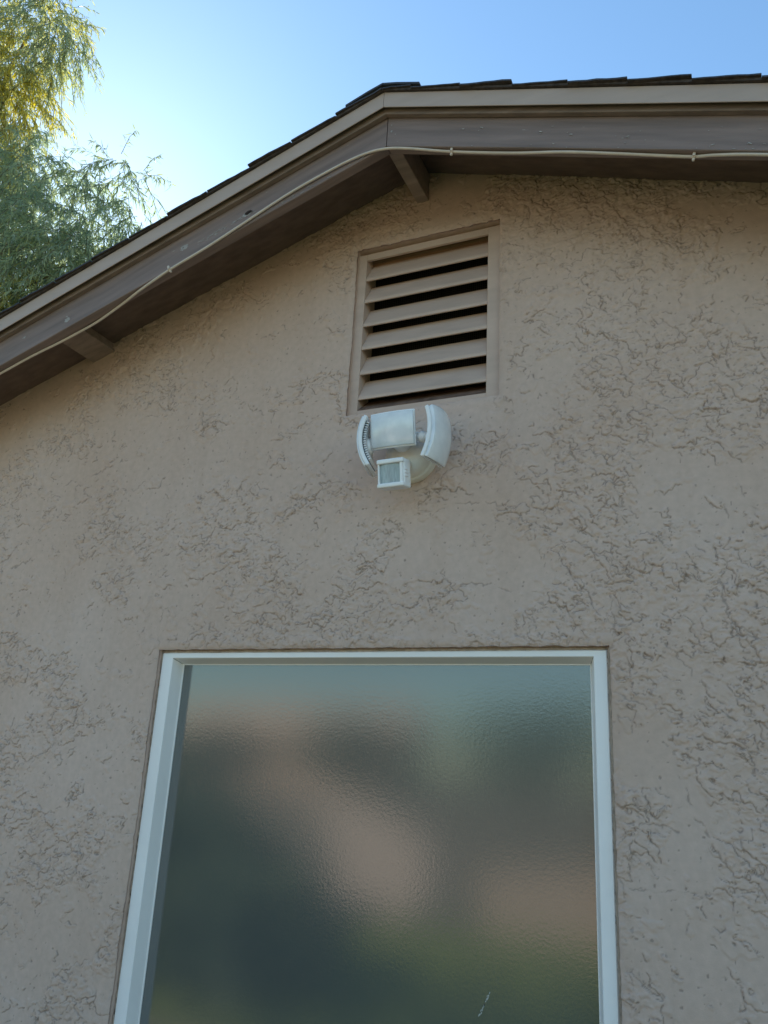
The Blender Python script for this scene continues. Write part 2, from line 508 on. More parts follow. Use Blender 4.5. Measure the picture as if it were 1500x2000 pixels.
def wall_height(X, Z):
    """skip-trowelled stucco: (height in m, crevice mask) on the grid X, Z"""
    X = X.astype('f'); Z = Z.astype('f')
    und = fbm(X / .35, Z / .45, 3, 3) * .0022 + fbm(X / .09, Z / .13, 5, 3) * .0016
    # direction field: left part nearly level sweeps, right part falls to the right
    dens = fbm(X / .42 + 3.1, Z / .36, 11, 3, .55)
    dens = dens + .20 * sstep(-.9, -.1, X) - .03
    D = sstep(-.16, .20, dens)
    h = und.copy(); crev_shade = np.zeros_like(h)
    gx = np.gradient(X, axis=1); gz = np.gradient(Z, axis=0)
    wx = fbm(X / .06, Z / .06, 21, 3) * .018 + fbm(X / .016, Z / .016, 25, 2) * .0050
    wz = fbm(X / .06, Z / .06, 31, 3) * .018 + fbm(X / .016, Z / .016, 35, 2) * .0050
    wr = sstep(-.75, -.30, X + .12 * gnoise(X / .3, Z / .3, 81))          # right: sweeps fall to the right
    wl = 1 - sstep(-2.0, -1.4, X + .2 * gnoise(X / .4, Z / .4, 82))       # left: sweeps rise to the right
    for k, (lu, lv, t, seed, wf, bs, bias) in enumerate([
            (.150, .085, .02, 41, 1.0, .100, .03), (.120, .070, -.20, 57, 1.0, .070, -.09),
            (.120, .070, .21, 73, 1.1, .060, -.10), (.060, .036, .04, 151, .8, .035, -.27)]):
        xw = X + wx * wf; zw = Z + wz * wf
        n = 0
        for ang, w in ((.28, wl), (-.05, (1 - wl) * (1 - wr)), (-.80, wr)):
            c_, s_ = math.cos(ang + .12 * k), math.sin(ang + .12 * k)
            n = n + w * fbm((xw * c_ + zw * s_) / lu, (-xw * s_ + zw * c_) / lv, seed + int(ang * 10), 4, .5)
        dn = np.sqrt((np.gradient(n, axis=1) / gx) ** 2 + (np.gradient(n, axis=0) / gz) ** 2) + 1.2
        d = (n - t) / dn
        brk = fbm(X / bs, Z / bs, seed + 5, 3, .6)
        m = sstep(.0, .14, brk + (D - .5) * .40 + bias)
        plate = sstep(-.0018, .0018, d)
        h += plate * m * .0020
        vw = .0011 + .0007 * sstep(-.2, .4, gnoise(X / .03, Z / .03, seed + 8))
        g = np.exp(-((d + .0004) / vw) ** 2) * m
        h -= g * .0026
        crev_shade = np.maximum(crev_shade, g * (.35 + .65 * sstep(-.35, .25, gnoise(X / .011, Z / .011, seed + 9))))  # mask for the shade painted along the ledges
    # torn, sandy relief inside the rough patches; flattened plateaus outside them
    rg = fbm((X + wx) / .030, (Z + wz) / .024, 171, 4, .55)
    h += (sstep(-.10, .12, rg) * .0016 + rg * .0016) * sstep(.15, .8, D)
    # short crumbs and pits, crowded near the ledges
    px = X + wx * .5; pz = Z + wz * .5
    p = gnoise(px / .013, pz / .0095, 91)
    clus = sstep(.0, .35, D * .50 - .33 + fbm(X / .07, Z / .07, 93, 2) * .9)
    pm = sstep(.40, .56, p) * clus
    h -= pm * .0013
    crev_shade = np.maximum(crev_shade, pm * .5)
    q = gnoise(X / .012, Z / .012, 97)
    qm = sstep(.66, .76, q)
    h -= qm * .0013; crev_shade = np.maximum(crev_shade, qm * .7)
    # hand trowel streaks
    h += gnoise((X + .6 * Z) / .011, (Z - .6 * X) / .22, 99) * .00022 * sstep(0, .3, fbm(X / .3, Z / .3, 98, 2) + .1)
    # cracks
    for key, pts in CRACKS.items():
        crack = key[0] == 'c'
        w = .0013 if crack else .0021
        jx = X + fbm(X / .03, Z / .03, 101, 3) * .016
        jz = Z + fbm(X / .03, Z / .03, 103, 3) * .016
        xs = [p[0] for p in pts]; zs = [p[1] for p in pts]
        i0, i1 = np.searchsorted(X[0], min(xs) - .03), np.searchsorted(X[0], max(xs) + .03)
        j0, j1 = np.searchsorted(Z[:, 0], min(zs) - .03), np.searchsorted(Z[:, 0], max(zs) + .03)
        sl = (slice(j0, j1), slice(i0, i1))
        best = np.full(X[sl].shape, 1.0, 'f')
        for (ax, az), (bx, bz) in zip(pts, pts[1:]):
            t = np.clip(((jx[sl] - ax) * (bx - ax) + (jz[sl] - az) * (bz - az)) / ((bx - ax) ** 2 + (bz - az) ** 2), 0, 1)
            best = np.minimum(best, np.hypot(jx[sl] - ax - t * (bx - ax), jz[sl] - az - t * (bz - az)))
        fade = sstep(-.35, .1, gnoise(X[sl] / .035, Z[sl] / .035, 105)) * .8 + .2 * crack
        g = np.exp(-(best / w) ** 2) * fade
        h[sl] -= g * (.001 if crack else .0022)
        crev_shade[sl] = np.maximum(crev_shade[sl], g * (.75 if crack else .9))
    # rounded, hand-finished edges round the two openings
    for (x0, x1, z0, z1) in ((VX0, VX1, VZ0, VZ1), (QX0, QX1, QZ0, QZ1)):
        dx = np.maximum(np.maximum(x0 - X, X - x1), 0); dz = np.maximum(np.maximum(z0 - Z, Z - z1), 0)
        d = np.hypot(dx, dz)
        h -= np.exp(-d / .005) * .0045
        h += np.exp(-((d - .022) / .014) ** 2) * .0014 * (1 + fbm(X / .05, Z / .05, 107, 2))
        sm = sstep(.004, .03, d)
        crev_shade *= .35 + .65 * sm
    return h, crev_shade

def gable_wall():
    step = .0024
    def axis(breaks):
        out = []
        for a, b, s in breaks:
            n = max(1, int(round((b - a) / s)))
            out.append(np.linspace(a, b, n, endpoint=False))
        out.append([breaks[-1][1]])
        return np.concatenate(out)
    xs = axis([(WX0, -3.0, .03), (-3.0, QX0, step), (QX0, VX0, step), (VX0, VX1, step), (VX1, QX1, step), (QX1, .34, step), (.34, WX1, .03)])
    zs = axis([(0, QZ0, .06), (QZ0, .72, .02), (.72, QZ1, step), (QZ1, VZ0, step), (VZ0, VZ1, step), (VZ1, 3.68, step)])
    X, Z = np.meshgrid(xs, zs)
    h, crev_shade = wall_height(X, Z)
    nx, nz = len(xs), len(zs)
    # ragged edges of the openings
    Xp, Zp = X.copy(), Z.copy()
    jit = fbm(X / .035, Z / .035, 111, 3) * .0065
    for (x0, x1, z0, z1) in ((VX0, VX1, VZ0, VZ1), (QX0, QX1, QZ0, QZ1)):
        for e in (x0, x1):
            w = np.exp(-(np.abs(X - e) / .012) ** 2) * ((Z >= z0 - .01) & (Z <= z1 + .01))
            Xp += jit * w * .5
        for e in (z0, z1):
            w = np.exp(-(np.abs(Z - e) / .012) ** 2) * ((X >= x0 - .01) & (X <= x1 + .01))
            Zp += jit * w * .6
    co = np.stack([Xp, -h, Zp], -1).reshape(-1, 3).astype('f')
    ii, jj = np.meshgrid(np.arange(nx - 1), np.arange(nz - 1))
    xc = (xs[:-1] + xs[1:])[ii] / 2; zc = (zs[:-1] + zs[1:])[jj] / 2
    hole = ((xc > VX0) & (xc < VX1) & (zc > VZ0) & (zc < VZ1)) | ((xc > QX0) & (xc < QX1) & (zc > QZ0) & (zc < QZ1))
    keep = ~hole & (zc < 3.662 - S * np.abs(xc - XR))
    i = ii[keep]; j = jj[keep]
    a = j * nx + i
    quads = np.stack([a, a + 1, a + nx + 1, a + nx], -1)
    extra_v = []; extra_q = []; base = len(co)
    # reveals: the returns of the stucco into both openings
    for (x0, x1, z0, z1) in ((VX0, VX1, VZ0, VZ1), (QX0, QX1, QZ0, QZ1)):
        i0, i1 = np.argmin(abs(xs - x0)), np.argmin(abs(xs - x1)); j0, j1 = np.argmin(abs(zs - z0)), np.argmin(abs(zs - z1))
        loop = [(j0, i) for i in range(i0, i1)] + [(j, i1) for j in range(j0, j1)] + [(j1, i) for i in range(i1, i0, -1)] + [(j, i0) for j in range(j1, j0, -1)]
        idx = np.array([j * nx + i for j, i in loop])
        prev = idx
        for dpt in (.012, .05):
            p = co[idx].copy(); p[:, 1] = dpt
            s = base + sum(len(e) for e in extra_v)
            extra_v.append(p)
            cur = np.arange(s, s + len(idx))
            extra_q.append(np.stack([np.roll(prev, -1), prev, cur, np.roll(cur, -1)], -1))
            prev = cur
    V = np.concatenate([co] + extra_v).astype('f')
    Q = np.concatenate([quads] + extra_q).astype(np.int32)
    crv = np.concatenate([crev_shade.reshape(-1), np.zeros(len(V) - base)]).astype('f')
    used = np.unique(Q)
    remap = np.full(len(V), -1, np.int32); remap[used] = np.arange(len(used))
    V = V[used]; Q = remap[Q]; crv = crv[used]
    me = bpy.data.meshes.new("wall")
    me.vertices.add(len(V)); me.vertices.foreach_set('co', V.ravel())
    me.loops.add(len(Q) * 4); me.loops.foreach_set('vertex_index', Q.ravel())
    me.polygons.add(len(Q)); me.polygons.foreach_set('loop_start', np.arange(0, len(Q) * 4, 4, dtype=np.int32))
    me.polygons.foreach_set('use_smooth', np.ones(len(Q), bool))
    me.update(calc_edges=True)
    at = me.attributes.new("crevice_shade", 'FLOAT', 'POINT')
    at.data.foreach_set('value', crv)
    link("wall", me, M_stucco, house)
    # other three walls and ceiling darkness behind
    bm = bmesh.new()
    def slab(p):
        bm.faces.new([bm.verts.new(q) for q in p])
    for x, s in ((WX0, 1), (WX1, -1)):
        box(bm, min(x, x + s * .15), max(x, x + s * .15), .055, DEPTH, 0, zr(x, 3.655) + .0)
    pts = [(WX0 + .15, 0), (WX1 - .15, 0), (WX1 - .15, zr(WX1 - .15, 3.65)), (XR, 3.65), (WX0 + .15, zr(WX0 + .15, 3.65))]
    poly_prism(bm, [(x, DEPTH - .15, z) for x, z in pts], None, lambda p: (p[0], DEPTH, p[2]))
    link_me = bm_obj("side_wall", bm, M_stucco, house)
    # dark lining behind the gable so no daylight shows through the openings
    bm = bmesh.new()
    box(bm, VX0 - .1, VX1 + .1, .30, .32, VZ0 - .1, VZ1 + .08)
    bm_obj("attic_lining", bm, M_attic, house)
gable_wall()

def rake_board(name, side, y0, y1, za, zb, mat, parent, x_end=None, gap=0.0, bev=0.0, nseg=40, wob=0.0):
    """a board following the rake on one side of the ridge; profile is a rectangle y0..y1, za..zb at the ridge"""
    xe = x_end if x_end is not None else (XL if side < 0 else XE)
    bm = bmesh.new()
    xs = np.linspace(XR + side * gap, xe, nseg)
    rings = []
    b = bev
    prof = [(y0 + b, za), (y1 - b, za), (y1, za + b), (y1, zb - b), (y1 - b, zb), (y0 + b, zb), (y0, zb - b), (y0, za + b)] if b else [(y0, za), (y1, za), (y1, zb), (y0, zb)]
    ph = random.random() * 9
    for x in xs:
        w = wob * (math.sin(x * 2.3 + ph) + .5 * math.sin(x * 5.1 + ph * 2))
        rings.append([bm.verts.new((x, y + w * .6, zr(x, z) + w)) for y, z in prof])
    n = len(prof)
    for r0, r1 in zip(rings, rings[1:]):
        for k in range(n):
            bm.faces.new((r0[k], r0[(k + 1) % n], r1[(k + 1) % n], r1[k]))
    bm.faces.new(rings[0]); bm.faces.new(rings[-1][::-1])
    return bm, name

def finish(bmn, mat, parent, label=None):
    bm, name = bmn
    o = bm_obj(name, bm, mat, parent)
    if label: o['label'] = label
    return o

# roof sheathing / soffit
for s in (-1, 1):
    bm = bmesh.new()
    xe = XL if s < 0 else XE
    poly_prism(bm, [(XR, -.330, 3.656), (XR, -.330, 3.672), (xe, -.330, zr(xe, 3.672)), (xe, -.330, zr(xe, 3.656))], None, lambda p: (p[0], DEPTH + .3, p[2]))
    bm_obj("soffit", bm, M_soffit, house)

# barge boards (lower fascia), with knots, putty patches and nail heads standing on their face
def blob(bm, x, z, rx, rz, ang, y, mat, n=18, seed=0):
    r = random.Random(seed)
    c = bm.verts.new((x, y - .0012, z))
    ring = []
    for k in range(n):
        a = 2 * math.pi * k / n
        q = 1 + r.uniform(-.22, .22)
        u, v = rx * q * math.cos(a), rz * q * math.sin(a)
        ring.append(bm.verts.new((x + u * math.cos(ang) - v * math.sin(ang), y - .0006, z + u * math.sin(ang) + v * math.cos(ang))))
    for k in range(n):
        bm.faces.new((c, ring[k], ring[(k + 1) % n])).material_index = mat

for s in (-1, 1):
    bm, _ = rake_board("barge_board", s, -.330, -.292, 3.493, 3.652, None, None, gap=.0016, bev=.002, wob=.0012)
    a = math.atan(S)
    if s < 0:
        blob(bm, -1.688, 3.297, .017, .0105, a, -.331, 1, seed=1)
        blob(bm, -1.690, 3.298, .0022, .0014, a, -.3318, 2, seed=2)
        blob(bm, -2.190, 3.106, .013, .010, a, -.331, 1, seed=3)
        blob(bm, -2.196, 3.120, .005, .003, a, -.331, 1, seed=4)
        blob(bm, -2.398, 3.069, .009, .004, a, -.331, 1, seed=5)
        blob(bm, -1.434, 3.370, .020, .0085, a, -.331, 1, seed=6)
        blob(bm, -1.430, 3.374, .016, .0075, a, -.3322, 2, seed=7)
        for k in range(46):
            t = random.random()
            x = -1.63 + .22 * t + random.uniform(-.012, .012)
            z = 3.298 + .075 * t + random.uniform(-.006, .006)
            blob(bm, x, z, random.uniform(.002, .010), random.uniform(.0007, .0018), a + random.uniform(-.3, .3), -.331, 1, 8, 20 + k)
        for k in range(26):
            t = random.random()
            x = -1.40 + .42 * t
            blob(bm, x, zr(x, 3.493) + random.uniform(.004, .016), random.uniform(.002, .008), random.uniform(.0006, .0016), a + random.uniform(-.3, .3), -.331, 1, 8, 80 + k)
    else:
        for x, z, r_ in ((-.904, 3.546, .0035), (-.905, 3.571, .002), (-.89, 3.53, .0015)):
            blob(bm, x, z, r_, r_ * 1.3, 0, -.331, 1, 8, int(-x * 1e4))
        for x, z in ((-.42, 3.385), (-.333, 3.347), (-.178, 3.289), (.034, 3.193), (.121, 3.17), (-.66, 3.475), (-.60, 3.46)):
            blob(bm, x, z, .006, .0018, -a + random.uniform(-.4, .4), -.331, 1, 9, int(z * 1e4))
            blob(bm, x + random.uniform(-.02, .02), z + random.uniform(-.01, .01), .002, .001, 0, -.331, 1, 7, int(z * 1e3))
        for k in range(22):
            x = random.uniform(-.88, .2)
            blob(bm, x, zr(x, 3.493) + random.choice((random.uniform(.002, .006), random.uniform(.01, .08))), random.uniform(.0015, .005), random.uniform(.0006, .0014), -a, -.331, 1, 7, 200 + k)
    o = bm_obj("barge_board", bm, [M_barge[s], M_putty, M_hole], house)
    bm, nm = rake_board("moulding_strip", s, -.350, -.331, 3.605, 3.650, None, None, gap=.0, bev=.0015, wob=.0008)
    bm_obj(nm, bm, M_mould, house)
    bm, nm = rake_board("drip_edge", s, -.370, -.3665, 3.615, 3.674, None, None, gap=.0008, bev=.001, wob=.0006)
    bm_obj(nm, bm, M_trim, house)

# lookout beams carrying the overhang
def lookout(pts_wall, y_out, dz, parent, name="lookout_beam"):
    """pts_wall: the beam's section on the wall plane"""
    bm = bmesh.new()
    poly_prism(bm, [(x, .02, z) for x, z in pts_wall], None, lambda p: (p[0], y_out, p[2] + dz))
    bevel(bm, .002, 1)
    o = bm_obj(name, bm, M_beam, parent)
    return o
lookout([(-.944, 3.528), (-.899, 3.528), (-.899, 3.640), (XR, 3.650), (-.944, 3.640)], -.292, 0, house)
ca, sa = math.cos(math.atan(S)), math.sin(math.atan(S))
# second one lies square to the rake, lower down the left slope
p0 = Vector((-2.378, 3.128)); u_ = Vector((ca, sa)); v_ = Vector((-sa, ca))
q = [p0, p0 + u_ * .112, p0 + u_ * .112 + v_ * .045, p0 + v_ * .045]
lookout([(a.x, a.y) for a in q], -.292, 0, house)
for xx in (-3.85,):
    p0 = Vector((xx, zr(xx, 3.60)));
    q = [p0, p0 + u_ * .112, p0 + u_ * .112 + v_ * .045, p0 + v_ * .045]
    lookout([(a.x, a.y) for a in q], -.292, 0, house)
u2 = Vector((ca, -sa)); v2 = Vector((sa, ca))
for xx in (.62, 1.95):
    p0 = Vector((xx, zr(xx, 3.60)))
    q = [p0, p0 + u2 * .112, p0 + u2 * .112 + v2 * .045, p0 + v2 * .045]
    lookout([(a.x, a.y) for a in q], -.292, 0, house)

# shingles: lapped courses, one slope at a time
def shingles(side):
    bm = bmesh.new()
    R = random.Random(5 if side < 0 else 9)
    ex = .1635
    L = (XR - XL if side < 0 else XE - XR)
    # starter / felt edge under the courses
    ncourse = int(L / ex) + 1
    off = .167 if side < 0 else .10
    for c in range(-1, ncourse):
        d0 = max(0.0, c * ex + off - ex)            # upper end (distance from ridge)
        d1 = min(L + .02, c * ex + off)             # butt end
        if d1 <= .01: continue
        # cut along y into tabs
        y = -.386 + R.uniform(-.004, .003)
        first = True
        while y < DEPTH + .3:
            w = R.uniform(.16, .34) if y < 1.5 else 1.5
            y1 = min(y + w, DEPTH + .32)
            lift = (R.uniform(.0, .006) if side < 0 else R.uniform(.003, .012)) if first else R.uniform(0, .002)
            bow = R.uniform(.3, 1)
            ns = 6
            th = R.uniform(.0035, .0055)
            lo, hi = [], []
            for k in range(ns + 1):
                t = k / ns
                d = d0 + (d1 - d0) * t
                x = XR + side * d
                zz = 3.6755 + .0065 * t + lift * (t ** 1.5) * (1 + .5 * bow * math.sin(t * 5)) + R.uniform(-.0004, .0004)
                zz = zr(x, zz)
                yr = R.uniform(-.0015, .0015)
                lo.append((bm.verts.new((x, y + yr, zz)), bm.verts.new((x, y1 - .002, zz - lift * .8 * t ** 1.5))))
                hi.append((bm.verts.new((x, y + yr, zz + th)), bm.verts.new((x, y1 - .002, zz + th - lift * .8 * t ** 1.5))))
            for k in range(ns):
                bm.faces.new((hi[k][0], hi[k + 1][0], hi[k + 1][1], hi[k][1]))
                bm.faces.new((lo[k][0], lo[k][1], lo[k + 1][1], lo[k + 1][0])).material_index = 1
                bm.faces.new((lo[k][0], lo[k + 1][0], hi[k + 1][0], hi[k][0]))
                bm.faces.new((lo[k][1], hi[k][1], hi[k + 1][1], lo[k + 1][1]))
            bm.faces.new((lo[0][0], hi[0][0], hi[0][1], lo[0][1]))
            bm.faces.new((lo[-1][0], lo[-1][1], hi[-1][1], hi[-1][0]))
            y = y1
            first = False
    o = bm_obj("shingles", bm, [M_shingle, M_felt], house)
    b2, nm = rake_board("shingle_starter_strip", side, -.379, DEPTH + .3, 3.6745, 3.683, None, None, nseg=60, wob=.0006)
    bm_obj(nm, b2, M_felt, house)
for s in (-1, 1):
    shingles(s)
# ridge caps
bm = bmesh.new()
yy = -.388
R = random.Random(3)
while yy < DEPTH:
    y1 = yy + .16
    z0 = 3.6875 + R.uniform(0, .002)
    pr_ = [(-.13, z0 - .13 * S + .004), (-.05, z0 - .05 * S + .006), (0, z0 + .004), (.05, z0 - .05 * S + .006), (.13, z0 - .13 * S + .004)]
    a = [bm.verts.new((XR + u, yy, z + .004)) for u, z in pr_]; b = [bm.verts.new((XR + u, y1, z)) for u, z in pr_]
    a2 = [bm.verts.new((XR + u, yy, z - .003)) for u, z in pr_]; b2 = [bm.verts.new((XR + u, y1, z - .006)) for u, z in pr_]
    for k in range(4):
        bm.faces.new((a[k], a[k + 1], b[k + 1], b[k])); bm.faces.new((a2[k], b2[k], b2[k + 1], a2[k + 1]))
        bm.faces.new((a[k], a2[k], a2[k + 1], a[k + 1])); bm.faces.new((b[k], b[k + 1], b2[k + 1], b2[k]))
    bm.faces.new((a[0], b[0], b2[0], a2[0])); bm.faces.new((a[-1], a2[-1], b2[-1], b[-1]))
    yy = y1 - .02
bm_obj("ridge_cap", bm, M_shingle, house)

# ------------------------------------------------------------------ gable vent
OX0, OX1, OZ0, OZ1 = -1.141, -.683, 2.747, 3.348
def vent():
    bm = bmesh.new()
    yf, yb = .020, .105
    box(bm, VX0 - .012, OX0, yf, yb, VZ0 - .015, 3.374)
    box(bm, OX1, VX1 + .012, yf, yb, VZ0 - .015, 3.374)
    box(bm, OX0, OX1, yf + .0004, yf + .012, OZ1, 3.374)
    box(bm, VX0 - .012, VX1 + .012, .0405, .049, 3.3745, VZ1 + .02)
    box(bm, OX0, OX1, yf + .0004, yb, VZ0 - .015, OZ0)
    bevel(bm, .0012, 1)
    fr = bm_obj("gable_vent", bm, M_vent, house)
    fr['label'] = "taupe painted rectangular louvred vent set in the stucco below the ridge"
    zf = [3.356, 3.261, 3.1705, 3.0735, 2.9815, 2.8835, 2.7885]
    for k, z in enumerate(zf[1:], 1):
        bm = bmesh.new()
        # profile: vertical lip at the front bottom, blade rising inward
        y0 = .0215
        pr_ = [(y0, z), (y0, z + .011), (y0 + .050, z + .093), (y0 + .056, z + .090), (y0 + .0075, z + .0075), (y0 + .0065, z)]
        if k == 0:
            pr_ = [(y0, z - .012), (y0, z + .003), (y0 + .07, z + .003), (y0 + .07, z - .006)]
            pr_ = [(y0 + .004, z - .003), (y0 + .004, z + .005), (y0 + .078, z + .005), (y0 + .078, z - .003)]
        wv = R.uniform(-.0006, .0006)
        poly_prism(bm, [(OX0 + .0005, y, zz + wv) for y, zz in pr_], None, lambda p: (OX1 - .0005, p[1], p[2] + R.uniform(-.0000, .0000)))
        bevel(bm, .0008, 1)
        o = bm_obj("slat", bm, M_vent, fr)
    bm = bmesh.new()
    box(bm, OX0 - .01, OX1 + .01, .108, .110, OZ0 - .015, OZ1 + .02)
    bm_obj("insect_screen", bm, M_screen, fr)
    bm = bmesh.new()
    box(bm, OX0 + .0005, OX1 - .0005, .070, .078, OZ1 - .030, VZ1 + .05)
    box(bm, OX0 + .0005, OX1 - .0005, .0325, .070, VZ1 + .040, VZ1 + .05)
    bm_obj("header_board", bm, noise_mat("weathered_header", (.30, .17, .10), .3, 30, .9, .3, 80, (.3, 6, 6)), fr)
    # shelf behind the lowest slat, weathered brown
    bm = bmesh.new()
    poly_prism(bm, [(OX0 + .0005, y, z) for y, z in ((.0212, OZ0 - .012), (.0212, OZ0 + .002), (.104, OZ0 + .072), (.104, OZ0 - .012))], None, lambda p: (OX1 - .0005, p[1], p[2]))
    bm_obj("vent_sill", bm, noise_mat("weathered_sill", (.17, .10, .07), .35, 30, .9, .3, 80), fr)
vent()

# ------------------------------------------------------------------ window
def window():
    fx0, fx1, fz0, fz1 = -1.829, -.330, .426, 1.925        # outer edge of the frame face
    gx0, gx1, gz0, gz1 = -1.775, -.387, .484, 1.890        # glass edge at its depth
    ix0, ix1, iz0, iz1 = -1.783, -.368, .474, 1.906        # inner edge of the face
    yF, yG = .018, .076
    bm = bmesh.new()
    def ring(r):
        (x0, x1, z0, z1, y) = r
        return [bm.verts.new(p) for p in ((x0, y, z0), (x1, y, z0), (x1, y, z1), (x0, y, z1))]
    rings = [ring(r) for r in (
        (fx0 - .004, fx1 + .004, fz0 - .004, fz1 + .004, yF + .06),
        (fx0, fx1, fz0, fz1, yF + .004),
        (fx0 + .0035, fx1 - .0035, fz0 + .0035, fz1 - .0035, yF),
        (ix0 - .002, ix1 + .002, iz0 - .002, iz1 + .002, yF),
        (ix0, ix1, iz0, iz1, yF + .002),
        (gx0 - .003, gx1 + .003, gz0 - .003, gz1 + .003, yG - .005),
        (gx0 - .003, gx1 + .003, gz0 - .003, gz1 + .003, yG - .0035),
        (gx0 - .0005, gx1 + .0005, gz0 - .0005, gz1 + .0005, yG - .0032),
        (gx0, gx1, gz0, gz1, yG - .001),
        (gx0, gx1, gz0, gz1, yG + .030))]
    for a, b in zip(rings, rings[1:]):
        for k in range(4):
            bm.faces.new((a[k], a[(k + 1) % 4], b[(k + 1) % 4], b[k]))
    fr = bm_obj("window", bm, M_vinyl, house)
    fr['label'] = "large square window with white vinyl frame and obscure glass"
    # mitre seams: thin dark lines in the bevelled bead at the two upper corners
    for sx, xi, xg in ((1, ix0, gx0), (-1, ix1, gx1)):
        bm = bmesh.new()
        p = Vector((xi, yF + .0015, iz1)); q = Vector((xg - sx * .003, yG - .0052, gz1 + .003))
        tube(bm, [p, q], .0007, 6)
        bm_obj("mitre_seam", bm, M_dark, fr)
    bm = bmesh.new()
    box(bm, gx0 - .012, gx1 + .012, yG, yG + .006, gz0 - .012, gz1 + .012)
    pane = bm_obj("glass_pane", bm, M_glass, fr)
    # scratches on the pane (low right) and a tiny chip
    bm = bmesh.new()
    R2 = random.Random(4)
    x0, z0 = -.752, .98
    for k in range(16):
        t = k / 15
        box(bm, 0, .0016 + R2.random() * .001, 0, .0004, 0, .003 + R2.random() * .005)
        vs = bm.verts[:][-8:] if False else [v for v in bm.verts][-8:]
        m = Matrix.Translation((-.668 - .028 * t + R2.uniform(-.002, .002), yG - .0006, 1.045 - .058 * t + R2.uniform(-.002, .002))) @ Matrix.Rotation(.45, 4, 'Y')
        xform(vs, m)
    bm_obj("scratch", bm, noise_mat("scratch_white", (.5, .5, .48), .1, 30, .7), pane)
    # caulk bead between frame and stucco: both sides and the top
    bm = bmesh.new()
    box(bm, fx1 - .0008, fx1 + .022, yF + .0032, yF + .04, fz0, fz1 + .02)
    box(bm, fx1 + .0022, fx1 + .016, .0085, .045, fz0, fz1 + .004)
    box(bm, fx0 - .022, fx0 + .0008, yF + .0032, yF + .04, fz0, fz1 + .02)
    box(bm, fx0 + .0009, fx1 - .0009, yF + .0045, yF + .04, fz1 - .0008, fz1 + .02)
    def bead(p, q, r):
        n = 90
        pts = []
        rr = []
        for k in range(n + 1):
            t = k / n
            w = Vector(p).lerp(Vector(q), t)
            pts.append(w + Vector((R2.uniform(-.0005, .0005), R2.uniform(-.0006, .0006), R2.uniform(-.0005, .0005))))
            rr.append(r * R2.uniform(.75, 1.25))
        tube(bm, pts, rr, 6)
    bead((fx0 - .0015, yF + .004, fz0), (fx0 - .0015, yF + .004, fz1), .0035)
    bead((fx1 + .0050, yF - .001, fz0), (fx1 + .0050, yF - .001, fz1 - .004), .0062)
    bead((fx0, yF + .006, fz1 + .003), (fx1, yF + .006, fz1 + .004), .0045)
    bm_obj("caulk_bead", bm, M_caulk, fr)
    # room behind is not seen through the obscure pane; close the wall
window()

# ------------------------------------------------------------------ cable
def cable():
    root = empty("cable", (XR, -.29, 3.52), "long cream painted cable clipped along the underside of the brown fascia", "cable")
    pts = [(-3.4, -.31, 2.663), (-3.0, -.31, 2.796), (-2.75, -.305, 2.879), (-2.531, -0.301, 2.952), (-2.382, -0.299, 3.002), (-2.248, -0.291, 3.046), (-2.133, -0.290, 3.082), (-2.065, -0.292, 3.105), (-1.958, -0.304, 3.143),
           (-1.869, -0.319, 3.172), (-1.735, -0.333, 3.217), (-1.591, -0.3365, 3.266), (-1.451, -0.3365, 3.325), (-1.277, -0.3365, 3.400), (-1.126, -0.3365, 3.450), (-1.015, -0.3365, 3.477),
           (-0.936, -0.333, 3.483), (-0.855, -0.328, 3.466), (-0.699, -0.316, 3.414), (-0.51, -0.314, 3.351), (-0.357, -0.322, 3.3), (-0.217, -0.318, 3.254), (-0.084, -0.312, 3.21),
           (-0.013, -0.311, 3.186), (0.042, -0.318, 3.168), (0.16, -0.323, 3.128), (.5, -.315, 3.013), (1.0, -.315, 2.846)]
    bm = bmesh.new()
    tube(bm, catmull(pts, 6), .0044, 10)
    bm_obj("cable_sheath", bm, M_cable, root)
    for x, yc, z, a in ((-1.735, -.333, 3.217, .36), (-.699, -.316, 3.414, -.32), (-.013, -.311, 3.186, -.32), (-2.9, -.308, 2.829, .33)):
        bm = bmesh.new()
        # saddle: a half loop round the cable with a nail lug standing on the fascia's edge
        n = 12
        inner, outer = [], []
        for w in (-.004, .004):
            ri, ro = [], []
            for k in range(n + 1):
                t = math.pi * (k / n) * 1.25 - .35
                ri.append(bm.verts.new((w, -.0054 * math.cos(t), -.0054 * math.sin(t))))
                ro.append(bm.verts.new((w, -.0082 * math.cos(t), -.0082 * math.sin(t))))
            inner.append(ri); outer.append(ro)
        for k in range(n):
            bm.faces.new((outer[0][k], outer[0][k + 1], outer[1][k + 1], outer[1][k]))
            bm.faces.new((inner[0][k], inner[1][k], inner[1][k + 1], inner[0][k + 1]))
            for w in (0, 1):
                bm.faces.new((inner[w][k], inner[w][k + 1], outer[w][k + 1], outer[w][k]))
        for e in (0, n):
            bm.faces.new((inner[0][e], inner[1][e], outer[1][e], outer[0][e]))
        box(bm, -.0042, .0042, -.0125, -.0045, -.004, .012)
        box(bm, -.0038, .0038, -.003, .005, -.0145, -.0062)
        lathe(bm, [(0, .002), (.003, .0015), (.003, 0)], Matrix.Translation((0, .001, -.0145)) @ Matrix.Rotation(math.pi, 4, 'X'), 10)
        xform(bm.verts, Matrix.Translation((x, yc, z)) @ Matrix.Rotation(-a, 4, 'Y') @ Matrix.Scale(.82, 4))
        bm_obj("cable_clip", bm, M_cable, root)
cable()

